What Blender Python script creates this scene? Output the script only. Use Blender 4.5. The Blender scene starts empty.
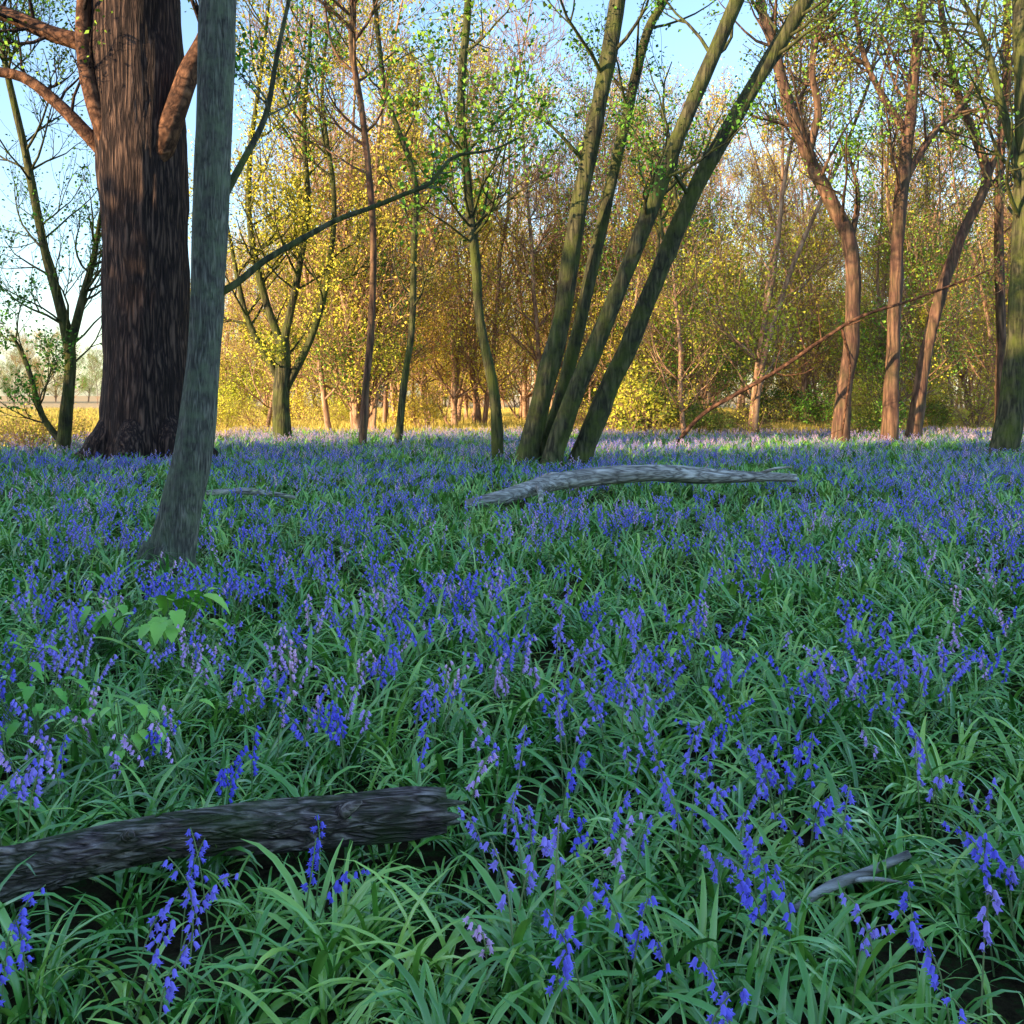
import bpy, math, random
import numpy as np
from mathutils import Vector, noise

scene = bpy.context.scene
R = random.Random(7)
EYE = 1.35

def gz(x, y):
    r = math.hypot(x, y)
    a = 0.05*noise.noise(Vector((x*0.35, y*0.35, 3.1))) + 0.10*noise.noise(Vector((x*0.08, y*0.08, 7.7)))
    return a*min(1.0, r/3.0)

def img_pt(b, e, d):
    # image pixels right of centre / above horizon, at estimated depth d metres
    return Vector((b*d/1000.0, d, EYE + e*d/1000.0))

# ------------------------------------------------------------------ materials
def newmat(name):
    m = bpy.data.materials.new(name); m.use_nodes = True
    nt = m.node_tree; nt.nodes.clear()
    out = nt.nodes.new('ShaderNodeOutputMaterial')
    return m, nt, out

def ramp(nt, stops, fac):
    n = nt.nodes.new('ShaderNodeValToRGB')
    els = n.color_ramp.elements
    while len(els) < len(stops): els.new(0.5)
    for el, (p, c) in zip(els, stops):
        el.position = p; el.color = (*c, 1)
    nt.links.new(fac, n.inputs[0])
    return n.outputs[0]

def coords(nt, scale=(1,1,1)):
    tc = nt.nodes.new('ShaderNodeTexCoord'); mp = nt.nodes.new('ShaderNodeMapping')
    mp.inputs['Scale'].default_value = scale
    nt.links.new(tc.outputs['Object'], mp.inputs[0])
    return mp.outputs[0]

def noisen(nt, vec, scale, detail=5, rough=0.6):
    n = nt.nodes.new('ShaderNodeTexNoise')
    n.inputs['Scale'].default_value = scale
    n.inputs['Detail'].default_value = detail
    n.inputs['Roughness'].default_value = rough
    nt.links.new(vec, n.inputs['Vector'])
    return n.outputs[0]

def mixc(nt, fac, a, b):
    n = nt.nodes.new('ShaderNodeMix'); n.data_type = 'RGBA'
    if isinstance(fac, float): n.inputs[0].default_value = fac
    else: nt.links.new(fac, n.inputs[0])
    for s, v in ((6, a), (7, b)):
        if isinstance(v, tuple): n.inputs[s].default_value = (*v, 1)
        else: nt.links.new(v, n.inputs[s])
    return n.outputs[2]

def bark(name, dark, mid, light, sc=6, stretch=(1,1,0.18), lichen=None, lichen_amt=0.5, bump=0.6, dist=0.03, lsc=2.3):
    if not isinstance(stretch, tuple): stretch=(1,1,stretch)
    m, nt, out = newmat(name)
    v = coords(nt, stretch)
    n1 = noisen(nt, v, sc*2.2, 6, 0.7)
    vo = nt.nodes.new('ShaderNodeTexVoronoi'); vo.feature = 'DISTANCE_TO_EDGE'
    vo.inputs['Scale'].default_value = sc
    wob = nt.nodes.new('ShaderNodeVectorMath'); wob.operation = 'ADD'
    nn = nt.nodes.new('ShaderNodeTexNoise'); nn.inputs['Scale'].default_value = sc*0.8
    nt.links.new(v, nn.inputs['Vector'])
    sm = nt.nodes.new('ShaderNodeVectorMath'); sm.operation = 'SCALE'; sm.inputs['Scale'].default_value = 0.25
    nt.links.new(nn.outputs[1], sm.inputs[0])
    nt.links.new(v, wob.inputs[0]); nt.links.new(sm.outputs[0], wob.inputs[1])
    nt.links.new(wob.outputs[0], vo.inputs['Vector'])
    mul = nt.nodes.new('ShaderNodeMath'); mul.operation = 'MULTIPLY_ADD'
    nt.links.new(vo.outputs['Distance'], mul.inputs[0]); mul.inputs[1].default_value = 1.1
    sub = nt.nodes.new('ShaderNodeMath'); sub.operation = 'MULTIPLY'; sub.inputs[1].default_value = 0.8
    nt.links.new(n1, sub.inputs[0]); nt.links.new(sub.outputs[0], mul.inputs[2])
    hgt = mul.outputs[0]
    col = ramp(nt, [(0.28, dark), (0.52, mid), (0.85, light)], hgt)
    if lichen:
        v2 = coords(nt)
        n2 = noisen(nt, v2, lsc, 6, 0.7)
        f = nt.nodes.new('ShaderNodeMapRange'); f.inputs[1].default_value = 0.42; f.inputs[2].default_value = 0.66
        f.inputs[4].default_value = lichen_amt
        nt.links.new(n2, f.inputs[0])
        col = mixc(nt, f.outputs[0], col, lichen)
    bs = nt.nodes.new('ShaderNodeBsdfPrincipled'); bs.inputs['Roughness'].default_value = 0.85
    bs.inputs['Specular IOR Level'].default_value = 0.25
    nt.links.new(col, bs.inputs['Base Color'])
    bp = nt.nodes.new('ShaderNodeBump'); bp.inputs['Strength'].default_value = bump; bp.inputs['Distance'].default_value = dist
    nt.links.new(hgt, bp.inputs['Height']); nt.links.new(bp.outputs[0], bs.inputs['Normal'])
    nt.links.new(bs.outputs[0], out.inputs[0])
    return m

def leafmat(name, c1, c2, c3=None, gloss=0.5, rough=0.4, nscale=1.5, simple=True, tint=False):
    m, nt, out = newmat(name)
    if tint:
        at = nt.nodes.new('ShaderNodeAttribute'); at.attribute_name='tint'; rnd=at.outputs['Fac']
    else:
        oi = nt.nodes.new('ShaderNodeObjectInfo'); rnd=oi.outputs['Random']
    v = coords(nt)
    n1 = noisen(nt, v, nscale, 1, 0.6)
    ad = nt.nodes.new('ShaderNodeMath'); ad.operation = 'MULTIPLY_ADD'; ad.inputs[1].default_value = 0.5
    s = nt.nodes.new('ShaderNodeMath'); s.operation = 'MULTIPLY'; s.inputs[1].default_value = 0.5
    nt.links.new(rnd, s.inputs[0])
    nt.links.new(n1, ad.inputs[0]); nt.links.new(s.outputs[0], ad.inputs[2])
    stops = [(0.2, c1), (0.75, c2)]
    if c3: stops = [(0.15, c1), (0.5, c2), (0.85, c3)]
    col = ramp(nt, stops, ad.outputs[0])
    if simple:
        bs = nt.nodes.new('ShaderNodeBsdfDiffuse'); nt.links.new(col, bs.inputs[0])
    else:
        bs = nt.nodes.new('ShaderNodeBsdfPrincipled'); bs.inputs['Roughness'].default_value = rough
        bs.inputs['Specular IOR Level'].default_value = gloss
        nt.links.new(col, bs.inputs['Base Color'])
    nt.links.new(bs.outputs[0], out.inputs[0])
    return m

M_oak = bark('oak_bark', (0.006,0.004,0.006), (0.038,0.024,0.024), (0.19,0.12,0.095), sc=11, stretch=0.085, bump=1.0, dist=0.12)
M_limb_sunlit = bark('sunlit_limb_bark', (0.02,0.010,0.008), (0.095,0.045,0.028), (0.26,0.13,0.075), sc=10, stretch=(0.4,0.6,0.4), bump=0.9, dist=0.04)  # warmer bark tone, with orange sunlight on the limbs painted into the colour
M_ash = bark('grey_lichen_bark', (0.03,0.03,0.03), (0.105,0.103,0.092), (0.24,0.235,0.20), sc=20, stretch=0.13, lichen=(0.17,0.21,0.13), lichen_amt=0.8, bump=0.9, dist=0.02, lsc=7)
M_cop = bark('mossy_bark', (0.012,0.012,0.008), (0.05,0.05,0.03), (0.14,0.13,0.07), sc=9, stretch=0.15, lichen=(0.10,0.13,0.022), lichen_amt=0.75, bump=0.8)
M_red = bark('reddish_bark', (0.03,0.018,0.018), (0.12,0.065,0.05), (0.30,0.17,0.11), sc=6, stretch=0.15, lichen=(0.13,0.12,0.05), lichen_amt=0.4)
M_bg = bark('woodland_bark', (0.12,0.07,0.045), (0.34,0.21,0.14), (0.52,0.36,0.25), sc=5, stretch=0.3, bump=0.2)
M_deadlog = bark('weathered_wood', (0.06,0.055,0.05), (0.34,0.33,0.31), (0.70,0.69,0.66), sc=12, stretch=(0.15,1,1), bump=0.9, dist=0.02)
M_rot = bark('rotten_wood', (0.012,0.009,0.010), (0.17,0.13,0.125), (0.66,0.56,0.52), sc=22, stretch=(0.13,1,1), lichen=(0.07,0.12,0.03), lichen_amt=0.75, bump=1.0, dist=0.04, lsc=6)
M_leafY = leafmat('spring_leaf_golden', (0.40,0.50,0.05), (0.66,0.62,0.09), (0.74,0.52,0.12), nscale=0.5)
M_leafG = leafmat('spring_leaf_green', (0.08,0.24,0.04), (0.18,0.42,0.06), (0.34,0.52,0.08), nscale=0.8)
M_leafD = leafmat('shrub_leaf', (0.06,0.13,0.03), (0.14,0.24,0.05), (0.24,0.34,0.07), nscale=0.8)
M_dense = leafmat('shade_belt_leaf', (0.04,0.09,0.03), (0.08,0.14,0.05), nscale=0.8)
M_strap = leafmat('bluebell_leaf', (0.045,0.17,0.025), (0.13,0.42,0.06), (0.42,0.70,0.12), gloss=1.0, rough=0.28, nscale=3, simple=False, tint=True)
M_stem = leafmat('bluebell_stem', (0.14,0.26,0.09), (0.30,0.38,0.17), tint=True)
M_bell = leafmat('bluebell_flower', (0.12,0.12,0.80), (0.24,0.21,0.95), (0.48,0.36,0.96), tint=True)
M_mauve = leafmat('mauve_flower', (0.50,0.36,0.95), (0.74,0.47,0.95), (0.95,0.58,0.82), tint=True)
M_grass = leafmat('meadow_grass', (0.34,0.38,0.07), (0.60,0.50,0.14), (0.70,0.53,0.26), nscale=0.8)
M_broad = leafmat('broad_leaf', (0.10,0.38,0.05), (0.22,0.56,0.08), (0.40,0.72,0.12), nscale=6, simple=False)

# ------------------------------------------------------------------ mesh builder
class MB:
    def __init__(s): s.v=[]; s.f=[]; s.m=[]
    def tube(s, pts, rad, sides, mat=0, rough=0.0, seed=0.0, cap=True, ridge=0.0):
        n=len(pts); base=len(s.v)
        t0=(pts[1]-pts[0]).normalized()
        ref = Vector((1,0,0)) if abs(t0.x)<0.9 else Vector((0,1,0))
        nrm=(ref - t0*ref.dot(t0)).normalized()
        for i in range(n):
            if i==0: t=t0
            elif i==n-1: t=(pts[i]-pts[i-1]).normalized()
            else: t=(pts[i+1]-pts[i-1]).normalized()
            nrm=(nrm - t*nrm.dot(t)).normalized(); bn=t.cross(nrm)
            for k in range(sides):
                a=2*math.pi*k/sides; r=rad[i]
                if rough or ridge:
                    q=Vector((math.cos(a)*1.3+seed, math.sin(a)*1.3, (pts[i]-pts[0]).length*1.1+seed))
                    r*=1+rough*noise.noise(q)+rough*0.5*noise.noise(q*2.7)
                    if ridge:
                        r+=ridge*noise.noise(Vector((math.cos(a)*7+seed, math.sin(a)*7, (pts[i]-pts[0]).length*1.2)))
                s.v.append(pts[i]+(nrm*math.cos(a)+bn*math.sin(a))*r)
        for i in range(n-1):
            for k in range(sides):
                a=base+i*sides+k; b=base+i*sides+(k+1)%sides
                s.f.append((a,b,b+sides,a+sides)); s.m.append(mat)
        if cap:
            s.f.append(tuple(base+(n-1)*sides+k for k in range(sides))); s.m.append(mat)
            s.f.append(tuple(base+k for k in reversed(range(sides)))); s.m.append(mat)
    def leaf(s, p, d, up, L, W, mat):
        side=d.cross(up)
        if side.length<1e-4: side=Vector((1,0,0))
        side.normalize(); b=len(s.v)
        s.v += [p, p+d*L*0.5+side*W*0.5+up*L*0.08, p+d*L - up*L*0.1, p+d*L*0.5-side*W*0.5+up*L*0.08]
        s.f.append((b,b+1,b+2,b+3)); s.m.append(mat)
    def obj(s, name, mats, coll=None, smooth=True):
        me=bpy.data.meshes.new(name)
        me.from_pydata([tuple(v) for v in s.v], [], s.f)
        for m in mats: me.materials.append(m)
        me.polygons.foreach_set('material_index', s.m)
        me.polygons.foreach_set('use_smooth', [smooth]*len(s.f))
        me.update()
        o=bpy.data.objects.new(name, me)
        (coll or scene.collection).objects.link(o)
        return o

def rv(r): 
    return Vector((r.uniform(-1,1), r.uniform(-1,1), r.uniform(-1,1)))

def spline(pts, radii, sub=5):
    P=[Vector(p) for p in pts]; out=[]; ro=[]
    n=len(P)
    for i in range(n-1):
        p0=P[i-1] if i>0 else P[i]*2-P[i+1]; p1=P[i]; p2=P[i+1]
        p3=P[i+2] if i+2<n else P[i+1]*2-P[i]
        for k in range(sub):
            t=k/sub
            out.append(0.5*((2*p1)+(p2-p0)*t+(2*p0-5*p1+4*p2-p3)*t*t+(3*p1-p0-3*p2+p3)*t**3))
            ro.append(radii[i]*(1-t)+radii[i+1]*t)
    out.append(P[-1]); ro.append(radii[-1])
    return out, ro

def leafspray(mb, r, p, d, n, size, mat, spread=0.25):
    for _ in range(n):
        q=p+rv(r)*spread
        dd=(d*0.4+rv(r)*0.9+Vector((0,0,-0.2))).normalized()
        up=(Vector((0,0,1))+rv(r)*0.7).normalized()
        s=size*r.uniform(0.6,1.3)
        mb.leaf(q, dd, up, s, s*0.75, mat)

def grow(mb, r, p, d, L, rad, lvl, maxl, wob=0.25, trop=0.12, kids=4, leaves=4, lsize=0.07, lspread=0.2, minr=0.004, kang=0.9):
    n = 6 if lvl<maxl else 4
    pts=[p.copy()]; rads=[rad]
    dd=d.normalized()
    for i in range(n):
        dd=(dd+rv(r)*wob+Vector((0,0,trop))).normalized()
        pts.append(pts[-1]+dd*(L/n)); rads.append(max(minr, rad*(1-0.75*(i+1)/n)))
    sides = 6 if rad>0.05 else (4 if rad>0.015 else 3)
    mb.tube(pts, rads, sides, 0, cap=False)
    if lvl<maxl:
        for k in range(kids):
            t=r.uniform(0.2,1.0); j=min(n-1,int(t*n)); q=pts[j].lerp(pts[j+1], t*n-j if t<1 else 1)
            tan=(pts[j+1]-pts[j]).normalized()
            side=rv(r); side=(side-tan*side.dot(tan)).normalized()
            nd=(tan+side*kang*r.uniform(0.6,1.3)).normalized()
            grow(mb, r, q, nd, L*r.uniform(0.4,0.72)*(1.15-0.4*t), max(minr, rads[j]*0.6), lvl+1, maxl, wob, trop, kids, leaves, lsize, lspread, minr, kang)
    if lvl>=maxl-1 and leaves:
        for j in range(1,n+1):
            if r.random()<0.7: leafspray(mb, r, pts[j], dd, leaves, lsize, 1, lspread)

def tree(name, limbs, mats, twigs, seed, sides=14, rough=0.1, ridge=0.0, extra=None, limbmat=0):
    """limbs: list of (d, [(b,e[,dd])...], [r...]) in image pixel coords at depth d, radii metres"""
    mb=MB(); r=random.Random(seed)
    for li,(d, pts, rad) in enumerate(limbs):
        P=[img_pt(p[0],p[1],d+(p[2] if len(p)>2 else 0)) for p in pts]
        PP,RR=spline(P,rad, 8 if li==0 else 5)
        sd = sides if li==0 else (16 if rad[0]>0.06 else 8)
        mb.tube(PP,RR,sd,limbmat if li else 0,rough,seed*1.3+li, ridge=ridge if li==0 else 0)
        tw = twigs[li] if li<len(twigs) else twigs[-1]
        n,t0,L,rr,lv,kw = tw
        for _ in range(n):
            t=r.uniform(t0,1.0); j=min(len(PP)-2,int(t*(len(PP)-1)))
            tan=(PP[j+1]-PP[j]).normalized(); side=rv(r); side=(side-tan*side.dot(tan)).normalized()
            grow(mb, r, PP[j]+side*RR[j]*0.6, (side+tan*0.5+Vector((0,0,0.15))).normalized(), L*r.uniform(0.6,1.2), min(rr,RR[j]*0.6), 0, lv, **kw)
    if extra: extra(mb,r)
    return mb.obj(name, mats)

# ------------------------------------------------------------------ named trees
def roots(cx,cy,rad,n,outr,h):
    def f(mb,r):
        for k in range(n):
            a=2*math.pi*k/n+r.uniform(-0.2,0.2)
            c=Vector((cx,cy,0)); u=Vector((math.cos(a),math.sin(a),0))
            P=[c+u*rad*0.55+Vector((0,0,h)), c+u*rad*0.85+Vector((0,0,h*0.45)), c+u*(rad*1.1)+Vector((0,0,h*0.12)), c+u*outr+Vector((0,0,-0.1))]
            PP,RR=spline(P,[rad*0.3,rad*0.33,rad*0.28,rad*0.12],4)
            mb.tube(PP,RR,10,0,0.15,k)
    return f
def sc_(l,k=0.86): return [x*k for x in l]
tw_hi=dict(leaves=2, lsize=0.09, kids=4, lspread=0.25)
tree('oak_tree', [
    (19.3, [(-364,-76),(-364,-45),(-365,50),(-367,150),(-371,250),(-378,395),(-380,560),(-370,720)], [1.12,0.92,0.80,0.79,0.84,0.86,0.7,0.4]),
    (19.0, [(-385,200,0.2),(-405,255,-0.2),(-420,300,-0.3),(-428,345,-0.3),(-428,395,-0.3),(-420,480,-0.3)], [0.22,0.17,0.15,0.14,0.13,0.1]),
    (19.0, [(-385,325,0.2),(-425,350),(-462,362),(-512,382),(-600,400),(-680,450)], [0.26,0.18,0.15,0.14,0.12,0.07]),
    (18.9, [(-390,225,0.3),(-422,258,0),(-455,292),(-490,318),(-540,330),(-600,370)], [0.17,0.13,0.11,0.10,0.09,0.05]),
    (19.2, [(-372,190,0.1),(-352,240,-0.3),(-336,285,-0.4),(-322,325,-0.4),(-304,360,-0.4),(-285,420,-0.4),(-240,520,-0.4)], [0.20,0.23,0.21,0.20,0.18,0.15,0.1]),
    (19.3, [(-380,500),(-450,620),(-520,760)], [0.4,0.3,0.12]),
    (19.3, [(-372,560),(-300,680),(-230,800)], [0.4,0.3,0.12]),
  ], [M_oak, M_leafG, M_limb_sunlit],
  [(8,0.75,4,0.12,2,tw_hi),(4,0.5,1.6,0.04,2,tw_hi),(9,0.4,2.0,0.04,2,tw_hi),(8,0.3,2.0,0.035,2,tw_hi),(9,0.6,2.5,0.05,2,tw_hi),(6,0.4,3,0.08,2,tw_hi)],
  11, sides=96, rough=0.06, ridge=0.045, extra=roots(-7.02,19.3,1.0,8,1.7,0.9), limbmat=2)

tw_n=dict(leaves=2, lsize=0.05, kids=3, lspread=0.08, minr=0.0025)
tree('leaning_ash_tree', [
    (7.3, [(-349,-195),(-342,-165),(-330,-110),(-318,-55),(-308,45),(-301,195),(-294,395),(-290,620),(-300,900),(-290,1150)], [0.205,0.172,0.148,0.133,0.12,0.12,0.135,0.115,0.085,0.04]),
    (7.3, [(-300,98),(-275,112,0.1),(-248,134,0.2),(-212,155,0.35),(-175,175,0.45),(-142,187,0.6),(-110,200,0.7),(-82,212,0.8),(-58,238,0.9),(-20,245,1.0),(8,258,1.1)], [0.035,0.027,0.024,0.023,0.021,0.020,0.018,0.017,0.015,0.010,0.006]),
    (7.3, [(-296,185),(-270,232,0.3),(-246,280,0.6),(-235,340,0.8),(-222,400,1.0),(-205,480,1.2)], [0.035,0.026,0.023,0.02,0.018,0.012]),
    (7.3, [(-296,560),(-400,760,-0.5),(-520,900,-1)], [0.08,0.06,0.03]),
    (7.3, [(-294,480),(-240,520,0.6),(-160,500,1.4),(-90,450,2.1)], [0.05,0.04,0.028,0.012]),
  ], [M_ash, M_leafG, M_cop],
  [(9,0.72,1.8,0.04,2,tw_n),(6,0.5,0.5,0.008,1,tw_n),(7,0.3,0.6,0.01,2,tw_n),(8,0.3,1.0,0.02,2,tw_n),(10,0.3,0.9,0.012,2,tw_n)],
  21, sides=48, rough=0.14, ridge=0.014, extra=roots(-2.53,7.3,0.19,5,0.33,0.28), limbmat=2)

tw_c=dict(leaves=3, lsize=0.075, kids=4, lspread=0.16)
tree('coppiced_hazel_tree', [
    (18, [(13,-78),(18,-50),(30,0),(50,80),(68,195),(88,295),(106,395),(122,520),(130,680)], sc_([0.27,0.22,0.20,0.19,0.18,0.17,0.165,0.13,0.06])),
    (18, [(28,-78,0.3),(34,-50,0.3),(50,0,0.4),(73,95,0.5),(93,185,0.6),(116,285,0.8),(134,360,0.9),(152,395,1),(185,470,1)], sc_([0.2,0.16,0.15,0.14,0.13,0.115,0.1,0.09,0.05])),
    (18, [(38,-78,-0.3),(44,-50,-0.3),(62,0,-0.4),(88,60,-0.5),(128,158,-0.6),(168,262,-0.8),(225,395,-1),(275,520,-1)], sc_([0.25,0.2,0.185,0.175,0.165,0.155,0.14,0.07])),
    (18, [(62,-78,0),(76,-45,0),(97,8,0),(115,45,-0.1),(150,130,-0.2),(188,215,-0.3),(238,303,-0.4),(295,398,-0.5),(350,500,-0.5)], sc_([0.27,0.22,0.2,0.19,0.18,0.17,0.16,0.15,0.07])),
  ], [M_cop, M_leafG],
  [(9,0.55,2.4,0.04,2,tw_c),(9,0.5,2.0,0.03,2,tw_c),(9,0.55,2.2,0.04,2,tw_c),(11,0.5,2.2,0.04,2,tw_c)], 31, sides=20, rough=0.18)

tree('slender_maple_tree', [
    (18.5, [(-14,-76),(-16,-20),(-20,15),(-32,75),(-36,130),(-43,195),(-51,295),(-44,395),(-45,520)], sc_([0.14,0.12,0.11,0.105,0.10,0.095,0.09,0.08,0.05])),
    (18.5, [(-48,240),(-20,270),(10,300)], [0.04,0.03,0.015]),
   ], [M_cop, M_leafG], [(18,0.5,2.3,0.03,2,dict(leaves=3,lsize=0.10,kids=4,lspread=0.3)),(4,0.3,1.0,0.02,2,dict(leaves=2,lsize=0.10,kids=3,lspread=0.25))], 41, sides=12, rough=0.15)
tree('slender_maple_tree', [
    (24, [(-150,-58),(-146,10),(-141,65),(-139,165),(-149,275),(-160,345),(-160,395),(-170,500)], sc_([0.13,0.11,0.105,0.10,0.095,0.09,0.085,0.05],.8)),
    (24, [(-156,320),(-180,350),(-190,420)], [0.04,0.03,0.02]),
   ], [M_red, M_leafG], [(14,0.45,2.6,0.04,2,tw_c),(5,0.3,1.2,0.02,2,tw_c)], 42, sides=12, rough=0.12)
tree('slender_maple_tree', [
    (25, [(-115,-56),(-108,10),(-100,70),(-98,150),(-97,215),(-125,300),(-137,395),(-140,480)], sc_([0.13,0.11,0.10,0.10,0.09,0.08,0.07,0.04],.8)),
   ], [M_cop, M_leafY], [(16,0.3,2.6,0.03,2,dict(leaves=3,lsize=0.09,kids=4,lspread=0.2))], 43, sides=12, rough=0.12)
tree('hawthorn_tree', [
    (20.5, [(-450,-67),(-446,-20),(-443,50),(-467,145),(-485,235),(-500,300),(-520,395)], sc_([0.18,0.15,0.14,0.10,0.09,0.08,0.05],.85)),
    (20.5, [(-444,40),(-430,95),(-418,140),(-410,190)], [0.10,0.08,0.06,0.03]),
    (20.5, [(-448,-50),(-470,-20),(-485,30),(-500,60)], [0.08,0.06,0.05,0.03]),
   ], [M_cop, M_leafG], [(28,0.25,1.9,0.03,2,dict(leaves=1,lsize=0.07,kids=5,lspread=0.15)),(10,0.3,1.5,0.03,2,dict(leaves=1,lsize=0.07,kids=5,lspread=0.15)),(8,0.3,1.2,0.02,2,tw_c)], 44, sides=12, rough=0.15)
gold=dict(leaves=4,lsize=0.08,kids=5,lspread=0.24)
tree('field_maple_tree', [
    (27, [(-229,-52),(-231,0),(-229,30),(-229,58)], [0.26,0.22,0.21,0.17]),
    (27, [(-229,45),(-248,100),(-262,170),(-262,240),(-250,330),(-240,420)], [0.12,0.10,0.08,0.07,0.05,0.03]),
    (27, [(-229,50),(-214,120),(-204,190),(-208,270),(-200,380)], [0.12,0.09,0.08,0.06,0.04]),
    (27, [(-227,5),(-200,60),(-184,120),(-178,200),(-190,300),(-180,400)], [0.12,0.09,0.08,0.07,0.05,0.03]),
    (27, [(-230,10),(-262,70),(-275,120),(-290,200)], [0.1,0.08,0.06,0.03]),
   ], [M_cop, M_leafY], [(4,0.5,1.5,0.03,2,gold),(12,0.2,2.6,0.04,2,gold),(12,0.2,2.6,0.04,2,gold),(12,0.2,2.6,0.04,2,gold),(8,0.2,2.2,0.04,2,gold)], 45, sides=12, rough=0.15)
grn=dict(leaves=3,lsize=0.10,kids=4,lspread=0.22)
bare=dict(leaves=1,lsize=0.085,kids=5,lspread=0.2)
tree('crooked_oak_tree', [
    (27, [(328,-52),(332,0),(340,60),(339,145),(318,195),(296,240),(274,300),(262,350),(248,395),(240,500)], sc_([0.33,0.27,0.25,0.24,0.23,0.22,0.19,0.17,0.15,0.08],.8)),
    (27, [(296,240),(306,285),(300,330),(316,395),(330,460)], [0.12,0.10,0.08,0.06,0.03]),
    (27, [(338,150),(346,200),(334,250)], [0.09,0.07,0.03]),
   ], [M_red, M_leafG], [(16,0.35,3.0,0.05,2,grn),(9,0.3,2.4,0.04,2,bare),(5,0.3,1.5,0.04,2,grn)], 51, sides=16, rough=0.2)
tree('crooked_oak_tree', [
    (27, [(378,-52),(380,20),(384,110),(388,190),(398,275),(404,340),(410,395),(415,500)], sc_([0.3,0.24,0.22,0.22,0.2,0.18,0.16,0.08],.8)),
    (27, [(396,260),(370,300),(352,340),(340,400)], [0.12,0.09,0.07,0.04]),
    (27, [(392,215),(420,260),(450,290),(480,350)], [0.12,0.09,0.07,0.04]),
   ], [M_red, M_leafG], [(14,0.4,3.0,0.05,2,bare),(9,0.3,2.4,0.04,2,gold),(9,0.3,2.4,0.04,2,grn)], 52, sides=16, rough=0.2)
tree('crooked_oak_tree', [
    (28.5, [(400,-50),(412,30),(430,105),(452,165),(474,212),(466,250),(448,295),(436,345),(428,395),(420,480)], sc_([0.26,0.21,0.19,0.17,0.16,0.14,0.13,0.12,0.1,0.06],.85)),
    (28.5, [(474,212),(492,270),(500,340)], [0.1,0.08,0.04]),
   ], [M_red, M_leafY], [(14,0.3,3.0,0.05,2,bare),(8,0.3,2.0,0.04,2,gold)], 53, sides=16, rough=0.2)
tree('birch_tree', [
    (31, [(488,-45),(489,60),(487,150),(488,230),(494,320),(496,395),(500,500)], sc_([0.2,0.17,0.16,0.15,0.14,0.13,0.06])),
   ], [M_red, M_leafY], [(18,0.3,3.0,0.04,2,bare)], 54, sides=12, rough=0.12)
tree('mossy_hornbeam_tree', [
    (21, [(490,-66),(500,-10),(507,60),(511,160),(514,280),(510,395),(515,520)], sc_([0.36,0.30,0.28,0.26,0.24,0.22,0.12])),
    (21, [(512,200),(490,290),(470,360),(440,410)], [0.1,0.08,0.06,0.03]),
   ], [M_cop, M_leafG], [(14,0.5,3.0,0.05,2,dict(leaves=2,lsize=0.10,kids=4,lspread=0.22)),(9,0.3,2.2,0.03,2,bare)], 55, sides=16, rough=0.12)
tree('leaning_dead_bough', [
    (25.5, [(160,-54),(190,-20),(230,4),(268,26),(310,55),(348,78),(400,95),(448,113),(480,126)], sc_([0.08,0.08,0.08,0.075,0.07,0.06,0.05,0.04,0.02],.68)),
    (25.5, [(330,66),(338,30),(334,-10),(330,-40)], [0.04,0.035,0.03,0.02]),
   ], [M_limb_sunlit, M_leafY], [(10,0.35,1.3,0.018,1,dict(leaves=0,kids=4)),(3,0.5,0.6,0.01,1,dict(leaves=0,kids=2))], 56, sides=8, rough=0.15)

# ------------------------------------------------------------------ logs
def log(name, pts, rad, mat, sides=24, stubs=(), rough=0.18, seed=1, sub=9):
    mb=MB(); PP,RR=spline([Vector(p) for p in pts],rad,sub)
    mb.tube(PP,RR,sides,0,rough,seed,ridge=rad[0]*0.3)
    for sp,sr in stubs:
        a,b=spline([Vector(p) for p in sp],sr,4); mb.tube(a,b,8,0,0.2,seed+3)
    return mb.obj(name,[mat])
log('fallen_log', [img_pt(-46,-110,11.9),img_pt(-10,-102,12.0),img_pt(20,-93,12.2),img_pt(58,-84,12.5),(1.75,12.7,0.36),img_pt(200,-81,12.9),img_pt(284,-83,13.1)],
    [0.06,0.09,0.10,0.11,0.105,0.09,0.05], M_deadlog,
    stubs=[([img_pt(26,-92,12.1),img_pt(29,-100,11.9),img_pt(28,-116,11.8)],[0.04,0.035,0.02]),
           ([img_pt(60,-84,12.5),img_pt(40,-80,12.6),img_pt(25,-84,12.7)],[0.05,0.04,0.02]),
           ([img_pt(240,-82,13.0),img_pt(262,-74,13.0),img_pt(280,-72,13.0)],[0.03,0.02,0.01])])
lp=[(-2.2,2.35,0.04),(-1.7,2.47,0.05),(-1.35,2.6,0.10),(-1.0,2.72,0.135),(-0.7,2.8,0.14),(-0.45,2.87,0.135),(-0.3,2.885,0.14),(-0.19,2.9,0.14)]
log('rotting_log', lp, [0.045,0.055,0.062,0.056,0.060,0.054,0.058,0.050], M_rot, sides=72, seed=5, rough=0.5, sub=16,
    stubs=[([(-0.5,2.86,0.14),(-0.46,2.80,0.19),(-0.42,2.78,0.22)],[0.028,0.018,0.006]),
           ([(-0.24,2.89,0.165),(-0.19,2.88,0.175),(-0.13,2.87,0.18)],[0.02,0.014,0.003]),
           ([(-0.24,2.89,0.12),(-0.19,2.9,0.115),(-0.15,2.9,0.11)],[0.025,0.016,0.004]),
           ([(-0.24,2.86,0.14),(-0.18,2.86,0.145),(-0.15,2.85,0.15)],[0.02,0.014,0.004]),
           ([(-1.05,2.7,0.15),(-1.0,2.62,0.2),(-0.98,2.58,0.21)],[0.02,0.012,0.006])])
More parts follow.
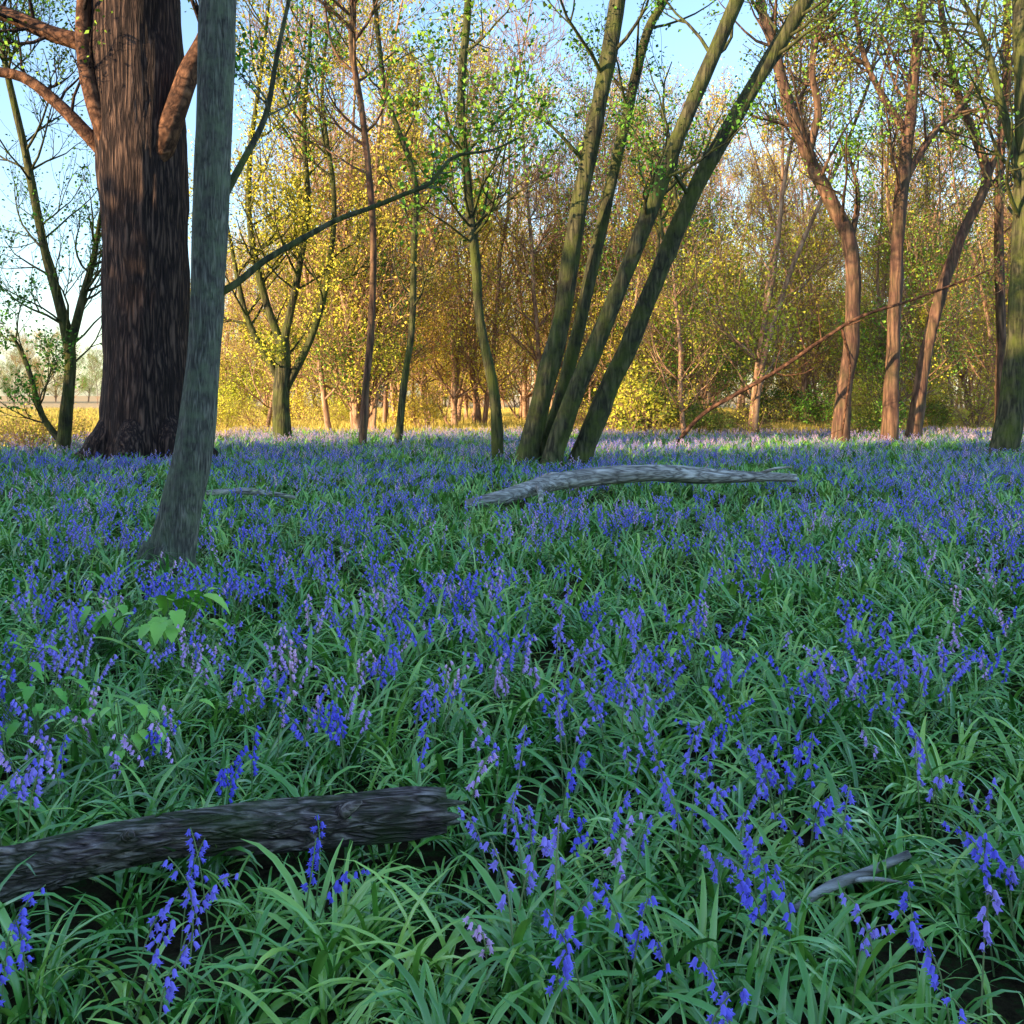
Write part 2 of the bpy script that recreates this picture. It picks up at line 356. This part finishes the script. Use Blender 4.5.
log('fallen_branch', [img_pt(-305,-98,11.5),img_pt(-270,-96,11.5),img_pt(-240,-99,11.6),img_pt(-215,-103,11.6)], [0.03,0.04,0.03,0.02], M_deadlog, sides=10)
log('fallen_branch', [(0.70,2.50,0.06),(0.80,2.52,0.11),(0.91,2.54,0.14),(1.02,2.57,0.17)], [0.008,0.013,0.012,0.010], M_deadlog, sides=10,
    stubs=[([(0.86,2.53,0.12),(0.90,2.48,0.15),(0.96,2.46,0.15)],[0.007,0.005,0.003])])

# ------------------------------------------------------------------ ground sheet
xs=np.concatenate([-np.geomspace(900,20,26), np.linspace(-19,19,96), np.geomspace(20,900,26)])
ys=np.concatenate([-np.geomspace(900,6,18), np.linspace(-5,34,100), np.geomspace(35,1500,32)])
gv=[(x,y,gz(x,y) if math.hypot(x,y)<80 else 0.0) for y in ys for x in xs]
nx=len(xs); gf=[(j*nx+i,j*nx+i+1,(j+1)*nx+i+1,(j+1)*nx+i) for j in range(len(ys)-1) for i in range(nx-1)]
me=bpy.data.meshes.new('ground'); me.from_pydata(gv,[],gf); me.polygons.foreach_set('use_smooth',[True]*len(gf))
g=bpy.data.objects.new('ground',me); scene.collection.objects.link(g)
m,nt,out=newmat('woodland_and_meadow_ground')
v=coords(nt)
n1=noisen(nt,v,14,6,0.75); n2=noisen(nt,v,0.5,5,0.6)
litter=ramp(nt,[(0.3,(0.01,0.009,0.006)),(0.5,(0.05,0.04,0.022)),(0.58,(0.03,0.07,0.02)),(0.75,(0.14,0.10,0.06))],n1)
n3=noisen(nt,coords(nt,(0.15,1,1)),0.3,6,0.7)
mead=ramp(nt,[(0.3,(0.42,0.34,0.12)),(0.5,(0.64,0.45,0.27)),(0.7,(0.50,0.48,0.16))],n3)
sep=nt.nodes.new('ShaderNodeSeparateXYZ'); nt.links.new(v,sep.inputs[0])
ma=nt.nodes.new('ShaderNodeMath'); ma.operation='MULTIPLY_ADD'; ma.inputs[1].default_value=6; nt.links.new(n2,ma.inputs[0]); nt.links.new(sep.outputs[1],ma.inputs[2])
mr=nt.nodes.new('ShaderNodeMapRange'); mr.inputs[1].default_value=31; mr.inputs[2].default_value=35; nt.links.new(ma.outputs[0],mr.inputs[0])
col=mixc(nt,mr.outputs[0],litter,mead)
bs=nt.nodes.new('ShaderNodeBsdfDiffuse'); nt.links.new(col,bs.inputs[0])
bp=nt.nodes.new('ShaderNodeBump'); bp.inputs['Distance'].default_value=0.04; nt.links.new(n1,bp.inputs['Height']); nt.links.new(bp.outputs[0],bs.inputs['Normal'])
nt.links.new(bs.outputs[0],out.inputs[0]); me.materials.append(m)

# ------------------------------------------------------------------ plant prototypes
def protocoll(name): return bpy.data.collections.new(name)
def strap(mb, r, base, az, L, W, lean, mat=0, segs=7, droop=1.6, flat=False):
    u=Vector((math.cos(az),math.sin(az),0)); s=Vector((-math.sin(az),math.cos(az),0))
    th=lean; p=Vector(base); b0=len(mb.v); tw=r.uniform(-0.6,0.6)
    for i in range(segs+1):
        t=i/segs
        w=W*(0.6+0.9*t if t<0.45 else 1.0*(1-((t-0.45)/0.55)**2.2))
        w=max(w,W*0.04)
        n=(u*-math.sin(math.pi/2-th)+Vector((0,0,1))*math.cos(math.pi/2-th))
        d=u*math.sin(th)+Vector((0,0,1))*math.cos(th)
        ss=(s*math.cos(tw*t)+n*math.sin(tw*t))
        if flat: mb.v += [p-ss*w*0.5, p+ss*w*0.5]
        else: mb.v += [p-ss*w*0.5+n*w*0.25, p.copy(), p+ss*w*0.5+n*w*0.25]
        p=p+d*(L/segs); th=min(th+droop/segs*(0.3+1.4*t),2.6)
    st=2 if flat else 3
    for i in range(segs):
        for k in range(st-1):
            a=b0+i*st+k; mb.f.append((a,a+1,a+st+1,a+st)); mb.m.append(mat)

# three levels of detail by distance from the viewpoint: near / middle / far
C_leaf=protocoll('bluebell_leaf_clumps')
for k in range(18):
    r=random.Random(100+k); mb=MB(); lod=k//6
    for i in range((r.randint(13,18),r.randint(13,16),r.randint(10,13))[lod]):
        strap(mb,r,(r.uniform(-.04,.04),r.uniform(-.04,.04),-0.01),r.uniform(0,6.28),r.uniform(0.15,0.36),r.uniform(0.008,0.020)*(1,1.1,1.3)[lod],r.uniform(0.15,1.1),segs=(7,4,3)[lod],droop=r.uniform(1.2,3.0),flat=lod>0)
    mb.obj('leaf_clump_%02d'%k,[M_strap],C_leaf)

def bell(mb, r, p, d, L, mat, lod):
    d=d.normalized(); ref=Vector((0,0,1)) if abs(d.z)<0.8 else Vector((1,0,0))
    a=(ref-d*ref.dot(d)).normalized(); b=d.cross(a); b0=len(mb.v)
    if lod>0:
        ns=4 if lod==1 else 3
        for t,rr in ((0,0.12),(0.95,0.46)):
            for k in range(ns):
                an=k*2*math.pi/ns; mb.v.append(p+d*L*t+(a*math.cos(an)+b*math.sin(an))*L*rr)
        for k in range(ns):
            x=b0+k; y=b0+(k+1)%ns; mb.f.append((x,y,y+ns,x+ns)); mb.m.append(mat)
        return
    rings=[(0,0.10),(0.2,0.25),(0.8,0.29)]
    for t,rr in rings:
        for k in range(6):
            an=k*math.pi/3; mb.v.append(p+d*L*t+(a*math.cos(an)+b*math.sin(an))*L*rr)
    for j in range(2):
        for k in range(6):
            x=b0+j*6+k; y=b0+j*6+(k+1)%6
            mb.f.append((x,y,y+6,x+6)); mb.m.append(mat)
    for k in range(6):
        an=(k+0.5)*math.pi/3; mb.v.append(p+d*L*0.98+(a*math.cos(an)+b*math.sin(an))*L*0.62)
        mb.f.append((b0+12+k,b0+12+(k+1)%6,len(mb.v)-1)); mb.m.append(mat)

def bluebell(mb, r, base, upright, lod):
    az=r.uniform(0,6.28); u=Vector((math.cos(az),math.sin(az),0))
    L=r.uniform(0.27,0.40); th=r.uniform(0.0,0.14); p=Vector(base); pts=[p.copy()]; n=9
    cv=r.uniform(0.1,0.2) if upright else r.uniform(0.18,0.36)
    for i in range(n):
        t=i/n
        th+= 0.02 if t<0.62 else cv
        p=p+(u*math.sin(th)+Vector((0,0,1))*math.cos(th))*(L/n); pts.append(p.copy())
    if lod==0: mb.tube(pts,[0.0030-0.0014*i/n for i in range(n+1)],4,0,cap=False)
    else: mb.tube(pts[::3],[0.003]*4,3,0,cap=False)
    nb=r.randint(7,12) if lod==0 else r.randint(5,9)
    for i in range(nb):
        t=0.60+0.40*(i+0.5)/nb; j=min(n-1,int(t*n)); q=pts[j].lerp(pts[j+1],t*n-j)
        side=u*r.uniform(0.0,0.8)+rv(r)*0.9; side.z=0; side=side.normalized()
        q2=q+side*r.uniform(0.005,0.013)+Vector((0,0,0.002))
        if lod==0: mb.tube([q,q2],[0.001,0.001],3,0,cap=False)
        bell(mb,r,q2,Vector((0,0,-1))+side*r.uniform(0.2,0.9),r.uniform(0.015,0.022),1,lod)
C_blue=protocoll('bluebell_flowers')
# per level: 6 blue + 3 mauve
for k in range(27):
    lod=k//9; kk=k%9
    r=random.Random(200+k); mb=MB()
    for _ in range([1,2,3,4,2,3,2,1,2][kk]): bluebell(mb,r,(r.uniform(-.07,.07),r.uniform(-.07,.07),0),kk>5 or r.random()<0.45,lod)
    mb.obj('bluebell_%02d'%k,[M_stem,M_bell if kk<6 else M_mauve],C_blue)

C_grass=protocoll('meadow_grass_tufts')
for k in range(4):
    r=random.Random(300+k); mb=MB()
    for i in range(34):
        strap(mb,r,(r.uniform(-.3,.3),r.uniform(-.3,.3),-0.02),r.uniform(0,6.28),r.uniform(0.2,0.42),0.02,r.uniform(0,0.5),segs=2,droop=r.uniform(0.3,1.2),flat=True)
    mb.obj('grass_tuft_%02d'%k,[M_grass],C_grass)

# ------------------------------------------------------------------ scatter through geometry nodes
def scatter(name, pts, rots, scl, idx, coll, realize=False):
    me=bpy.data.meshes.new(name); me.from_pydata([tuple(p) for p in pts],[],[])
    a=me.attributes.new('rot','FLOAT_VECTOR','POINT'); a.data.foreach_set('vector',np.array(rots,dtype=np.float32).ravel())
    a=me.attributes.new('scl','FLOAT','POINT'); a.data.foreach_set('value',np.array(scl,dtype=np.float32))
    a=me.attributes.new('idx','INT','POINT'); a.data.foreach_set('value',np.array(idx,dtype=np.int32))
    a=me.attributes.new('tint','FLOAT','POINT'); a.data.foreach_set('value',np.random.RandomState(3).rand(len(pts)).astype(np.float32))
    o=bpy.data.objects.new(name,me); scene.collection.objects.link(o)
    ng=bpy.data.node_groups.new(name+'_nodes','GeometryNodeTree')
    ng.interface.new_socket('Geometry',in_out='INPUT',socket_type='NodeSocketGeometry')
    ng.interface.new_socket('Geometry',in_out='OUTPUT',socket_type='NodeSocketGeometry')
    N=ng.nodes; gi=N.new('NodeGroupInput'); go=N.new('NodeGroupOutput')
    iop=N.new('GeometryNodeInstanceOnPoints'); ci=N.new('GeometryNodeCollectionInfo')
    ci.inputs['Collection'].default_value=coll; ci.inputs['Separate Children'].default_value=True; ci.inputs['Reset Children'].default_value=True
    def attr(n,t):
        x=N.new('GeometryNodeInputNamedAttribute'); x.data_type=t; x.inputs['Name'].default_value=n
        return [s for s in x.outputs if s.enabled and s.name=='Attribute'][0]
    L=ng.links
    L.new(gi.outputs[0],iop.inputs['Points']); L.new(ci.outputs[0],iop.inputs['Instance'])
    iop.inputs['Pick Instance'].default_value=True
    L.new(attr('idx','INT'),iop.inputs['Instance Index'])
    e2r=N.new('FunctionNodeEulerToRotation'); L.new(attr('rot','FLOAT_VECTOR'),e2r.inputs[0]); L.new(e2r.outputs[0],iop.inputs['Rotation'])
    L.new(attr('scl','FLOAT'),iop.inputs['Scale'])
    last=iop.outputs[0]
    if realize:
        rz=N.new('GeometryNodeRealizeInstances'); L.new(last,rz.inputs[0]); last=rz.outputs[0]
    L.new(last,go.inputs[0])
    md=o.modifiers.new('scatter','NODES'); md.node_group=ng
    return o

def segd(p,a,b):
    ax,ay=a; bx,by=b; dx,dy=bx-ax,by-ay
    t=max(0,min(1,((p[0]-ax)*dx+(p[1]-ay)*dy)/(dx*dx+dy*dy)))
    return math.hypot(p[0]-ax-t*dx,p[1]-ay-t*dy)
def blocked(x,y):
    if y<4 and (segd((x,y),(-2.2,2.35),(-0.98,2.72))<0.06 or segd((x,y),(-0.98,2.72),(-0.2,2.9))<0.06): return True
    if math.hypot(x+2.53,y-7.3)<0.24: return True
    if math.hypot(x+7.02,y-19.3)<1.1: return True
    return False
def lowzone(x,y):   # just in front of the logs plants are short
    if segd((x,y),(-2.2,2.2),(-0.98,2.55))<0.13 or segd((x,y),(-0.98,2.55),(-0.1,2.74))<0.12: return True
    if segd((x,y),(-0.6,11.5),(3.7,12.7))<0.6: return True
    if segd((x,y),(0.75,2.42),(1.02,2.48))<0.13: return True
    return False

P=[];Ro=[];Sc=[];Ix=[]
FP=[];FR=[];FS=[];FI=[]
rr=random.Random(5)
def area_points(y0,y1,dens):
    w=0.57*(y0+y1)/2+1.3
    n=int((y1-y0)*2*w*dens)
    for _ in range(n): yield rr.uniform(-w,w), rr.uniform(y0,y1)
bands=[(1.2,6,52,23,0),(6,12,34,23,1),(12,22,24,20,2),(22,33,17,20,2)]
for y0,y1,dl,df,lod in bands:
    yy=y0
    while yy<y1:
        ye=min(y1,yy+1.0)
        for x,yv in area_points(yy,ye,dl):
            if blocked(x,yv): continue
            if x<-9 and yv>27: continue
            dn=noise.noise(Vector((x*1.3,yv*1.3,0.5)))
            if dn<-0.42 and rr.random()<0.5: continue
            s=rr.uniform(0.75,1.2)*(1+0.3*dn)
            if yv>14: s*=1.12
            if yv<2.2: s*=0.85
            if lowzone(x,yv): s*=0.6
            P.append((x,yv,gz(x,yv))); Ro.append((rr.gauss(0,.12),rr.gauss(0,.12),rr.uniform(0,6.28))); Sc.append(s); Ix.append(lod*6+rr.randrange(6))
        for x,yv in area_points(yy,ye,df):
            if blocked(x,yv) or lowzone(x,yv): continue
            if x<-9 and yv>28: continue
            dn=noise.noise(Vector((x*0.9+5,yv*0.9,2.5)))+0.6*noise.noise(Vector((x*3,yv*3,9)))
            thr=0.08 if yv<6 else (0.02 if yv<12 else -0.18)
            if yv<4.2 and x>0.2: thr-=0.36
            if yv<4 and x<-0.1: thr+=0.06
            if dn<thr and rr.random()<0.82: continue
            mn=noise.noise(Vector((x*1.1+20,yv*0.8,4.5)))
            pm=0.06
            if mn>0.12 and 3.2<yv<14: pm=0.5
            if yv>18: pm=0.45  # from here back, extra mauve paints pinkish sunlight into the far flowers
            if yv>23: pm=0.7
            FP.append((x,yv,gz(x,yv))); FR.append((rr.gauss(0,.08),rr.gauss(0,.08),rr.uniform(0,6.28))); FS.append(rr.uniform(0.75,1.1))
            FI.append(lod*9+(6+rr.randrange(3) if rr.random()<pm else rr.randrange(6)))
        yy=ye
scatter('bluebell_foliage',P,Ro,Sc,Ix,C_leaf,True)
scatter('bluebell_carpet',FP,FR,FS,FI,C_blue,True)
print('clumps',len(P),'flowers',len(FP))
# meadow grass
P=[];Ro=[];Sc=[];Ix=[]
for _ in range(8000):
    yv=28+ (rr.random()**1.4)*62; x=rr.uniform(-0.62*yv-3,0.6*yv+3)
    if yv<31 and x>-8: continue
    P.append((x,yv,gz(x,yv))); Ro.append((0,0,rr.uniform(0,6.28))); Sc.append(rr.uniform(0.7,1.2)); Ix.append(rr.randrange(4))
scatter('meadow_grass',P,Ro,Sc,Ix,C_grass,True)

# ------------------------------------------------------------------ woodland mass
C_wood=protocoll('woodland_trees')
for k in range(6):
    r=random.Random(400+k); mb=MB()
    nst=r.choice([1,1,2,3])
    for s in range(nst):
        p=Vector((r.uniform(-.3,.3)*(nst>1),r.uniform(-.3,.3)*(nst>1),-0.1)); d=Vector((r.uniform(-.25,.25),r.uniform(-.25,.25),1)).normalized()
        hh=r.uniform(11,15); n=12; pts=[p]; rad=[r.uniform(0.06,0.12)]
        for i in range(n):
            d=(d+rv(r)*0.12+Vector((0,0,.05))).normalized(); pts.append(pts[-1]+d*hh/n); rad.append(rad[0]*(1-0.8*(i+1)/n))
        mb.tube(pts,rad,8,0,0.1,k,cap=False)
        nb=int(34/nst)+4
        for b in range(nb):
            t=r.uniform(0.08,1.0); j=min(n-1,int(t*n)); a=r.uniform(0,6.28)
            side=Vector((math.cos(a),math.sin(a),r.uniform(0.3,1.1))).normalized()
            grow(mb,r,pts[j],side,r.uniform(1.8,3.6)*(1.2-0.5*t),rad[j]*0.45,0,2,kids=5,leaves=[5,2,5,3,4,2][k] if t<0.5 else [2,0,2,1,2,0][k],lsize=0.085,lspread=0.3,minr=0.009,wob=0.22)
    mb.obj('woodland_tree_%02d'%k,[M_bg,M_leafY if k!=4 else M_leafG],C_wood)
    print('tree faces',len(mb.f))
P=[];Ro=[];Sc=[];Ix=[]
def addtree(x,y,s=None,i=None):
    P.append((x,y,gz(x,y))); Ro.append((0,0,rr.uniform(0,6.28))); Sc.append(s or rr.uniform(0.8,1.2)); Ix.append(rr.randrange(6) if i is None else i)
for _ in range(17):
    yv=rr.uniform(33,52); addtree(rr.uniform(-0.25,0.0)*yv,yv)
for _ in range(42):
    yv=rr.uniform(30,58); addtree(rr.uniform(0.0,0.66)*yv,yv)
for _ in range(38):
    yv=rr.uniform(85,115); addtree(rr.uniform(-0.32,0.0)*yv,yv,rr.uniform(0.9,1.3),rr.choice([0,2,3]))
for _ in range(66):
    yv=rr.uniform(60,105); addtree(rr.uniform(0.0,0.7)*yv,yv,rr.uniform(0.9,1.4))
for _ in range(60):
    yv=rr.uniform(150,190); addtree(rr.uniform(-0.9,-0.3)*yv,yv,rr.uniform(0.7,1.1))
scatter('background_woodland',P,Ro,Sc,Ix,C_wood)

# shrubs
C_sh=protocoll('shrubs')
for k in range(4):
    r=random.Random(500+k); mb=MB()
    for s in range(9):
        a=r.uniform(0,6.28); d=Vector((math.cos(a)*0.7,math.sin(a)*0.7,1)).normalized()
        grow(mb,r,Vector((r.uniform(-.3,.3),r.uniform(-.3,.3),-0.05)),d,r.uniform(1.2,2.0),0.025,0,2,kids=4,leaves=4 if k<3 else 1,lsize=0.09,lspread=0.2,minr=0.005,wob=0.3,trop=0.02)
    mb.obj('shrub_%02d'%k,[M_bg,[M_leafD,M_leafY,M_leafG,M_leafY][k]],C_sh)
P=[];Ro=[];Sc=[];Ix=[]
for _ in range(50):
    yv=rr.uniform(30,50); addtree(rr.uniform(0.05,0.62)*yv,yv,rr.uniform(0.5,1.2),rr.choice([0,1,2,3,3]))
for _ in range(14):
    yv=rr.uniform(33,50); addtree(rr.uniform(-0.3,0.05)*yv,yv,rr.uniform(0.5,0.9),rr.choice([1,3]))
for _ in range(60):
    yv=rr.uniform(85,115); addtree(rr.uniform(-0.35,0.7)*yv,yv,rr.uniform(1.4,2.4),rr.choice([1,1,3,0]))
for _ in range(6): addtree(rr.uniform(-12.5,-9.4),rr.uniform(20,25),rr.uniform(0.4,0.7),3)
scatter('woodland_shrubs',P,Ro,Sc,Ix,C_sh)

# unseen tree belt added behind and left of the viewpoint to shade the clearing
C_den=protocoll('shade_belt_trees')
for k in range(3):
    r=random.Random(600+k); mb=MB()
    pts=[Vector((0,0,-0.1))]+[Vector((r.uniform(-.3,.3),r.uniform(-.3,.3),1.5*i)) for i in range(1,11)]
    mb.tube(pts,[0.35*(1-0.08*i) for i in range(11)],8,0,0.1,k,cap=False)
    for b in range(36):
        t=r.uniform(0.03,1); j=min(9,int(t*10)); a=r.uniform(0,6.28)
        grow(mb,r,pts[j],Vector((math.cos(a),math.sin(a),0.3)),r.uniform(2,3.2),0.07,0,1,kids=4,leaves=6,lsize=0.55,lspread=0.7,minr=0.01)
    mb.obj('shade_belt_tree_%02d'%k,[M_bg,M_dense],C_den)
P=[];Ro=[];Sc=[];Ix=[]
T=Vector((0.84,0.54,0)).normalized(); Nn=Vector((-T.y,T.x,0))
u=-24.0
while u<20.6:
    for row in range(3):
        c=-T*(22+row*3.2)+Nn*(u+rr.uniform(-.6,.6)+(row%2)*1.0)
        s=rr.uniform(0.95,1.03) if u<9 else (rr.uniform(0.80,0.86) if u<13.2 else (rr.uniform(0.50,0.56) if u<18 else rr.uniform(0.68,0.74)))  # belt heights stepped to shape where its shade ends
        addtree(c.x,c.y,s,rr.randrange(3))
    u+=2.6 if u<9 else 2.0
scatter('added_shade_belt',P,Ro,Sc,Ix,C_den)

# broad leaved plants
def broadplant(name,x,y,n,size,seed,h0=0.14,h1=0.34):
    mb=MB(); r=random.Random(seed)
    for i in range(n):
        a=r.uniform(0,6.28); u=Vector((math.cos(a),math.sin(a),0)); h=r.uniform(h0,h1)
        b=Vector((x,y,gz(x,y)))+rv(r)*0.02; k=b+u*r.uniform(0.05,0.24)+Vector((0,0,h))
        mb.tube([b,b.lerp(k,0.5)+Vector((0,0,0.03)),k],[0.003,0.0025,0.002],4,0,cap=False)
        L=size*r.uniform(0.6,1.2); W=L*0.6; s=Vector((-u.y,u.x,0)); th=r.uniform(-0.1,0.5); b0=len(mb.v); p=k.copy(); sg=10
        for q in range(sg+1):
            t=q/sg; w=W*math.sin(math.pi*min(1,(t*0.93+0.07))**0.7)*(0.5)*(1.0 if q%2 else 0.84)
            mb.v+=[p-s*w+Vector((0,0,w*0.3)),p.copy(),p+s*w+Vector((0,0,w*0.3))]
            p=p+(u*math.cos(th)-Vector((0,0,1))*math.sin(th))*L/sg; th+=0.10
        for q in range(sg):
            for kk in (0,1):
                aa=b0+q*3+kk; mb.f.append((aa,aa+1,aa+4,aa+3)); mb.m.append(1)
    mb.obj(name,[M_stem,M_broad])
broadplant('broadleaf_plant',-1.68,4.9,26,0.15,1,0.2,0.42)
broadplant('broadleaf_plant',-1.75,3.7,48,0.07,2,0.18,0.36)
broadplant('broadleaf_plant',-1.35,3.5,44,0.06,3,0.16,0.34)
broadplant('broadleaf_plant',0.85,4.4,12,0.09,5)
broadplant('broadleaf_plant',-2.2,4.2,48,0.07,6,0.18,0.36)
broadplant('broadleaf_plant',-1.95,3.3,40,0.055,7,0.16,0.34)
broadplant('broadleaf_plant',-2.1,5.2,30,0.09,8,0.18,0.36)

# ------------------------------------------------------------------ light
EL=math.radians(14)
w=bpy.data.worlds.new('World'); scene.world=w; w.use_nodes=True
nt=w.node_tree; nt.nodes.clear()
sk=nt.nodes.new('ShaderNodeTexSky'); sk.sky_type='NISHITA'; sk.sun_disc=False
sk.sun_elevation=EL; sk.sun_rotation=math.atan2(-T.x,-T.y)%(2*math.pi)
sk.air_density=1.0; sk.dust_density=0.8; sk.ozone_density=2.2
bg=nt.nodes.new('ShaderNodeBackground'); bg.inputs[1].default_value=0.46
wo=nt.nodes.new('ShaderNodeOutputWorld')
nt.links.new(sk.outputs[0],bg.inputs[0]); nt.links.new(bg.outputs[0],wo.inputs[0])
ld=bpy.data.lights.new('sun','SUN'); ld.energy=11; ld.angle=math.radians(0.5); ld.color=(1.0,0.70,0.37)
lo=bpy.data.objects.new('sun',ld); scene.collection.objects.link(lo)
dirv=Vector((T.x*math.cos(EL),T.y*math.cos(EL),-math.sin(EL)))
lo.rotation_euler=dirv.to_track_quat('-Z','Y').to_euler(); lo.location=(-30,-16,15)

cd=bpy.data.cameras.new('camera'); cam=bpy.data.objects.new('camera',cd); scene.collection.objects.link(cam)
cam.location=(0,0,EYE); cam.rotation_euler=(math.radians(90),0,0)
cd.sensor_width=36; cd.lens=36*1000/1024; cd.shift_y=-(512-395)/1024
cd.clip_end=4000; cd.clip_start=0.05
scene.camera=cam
scene.view_settings.view_transform='Standard'; scene.view_settings.look='None'; scene.view_settings.exposure=0
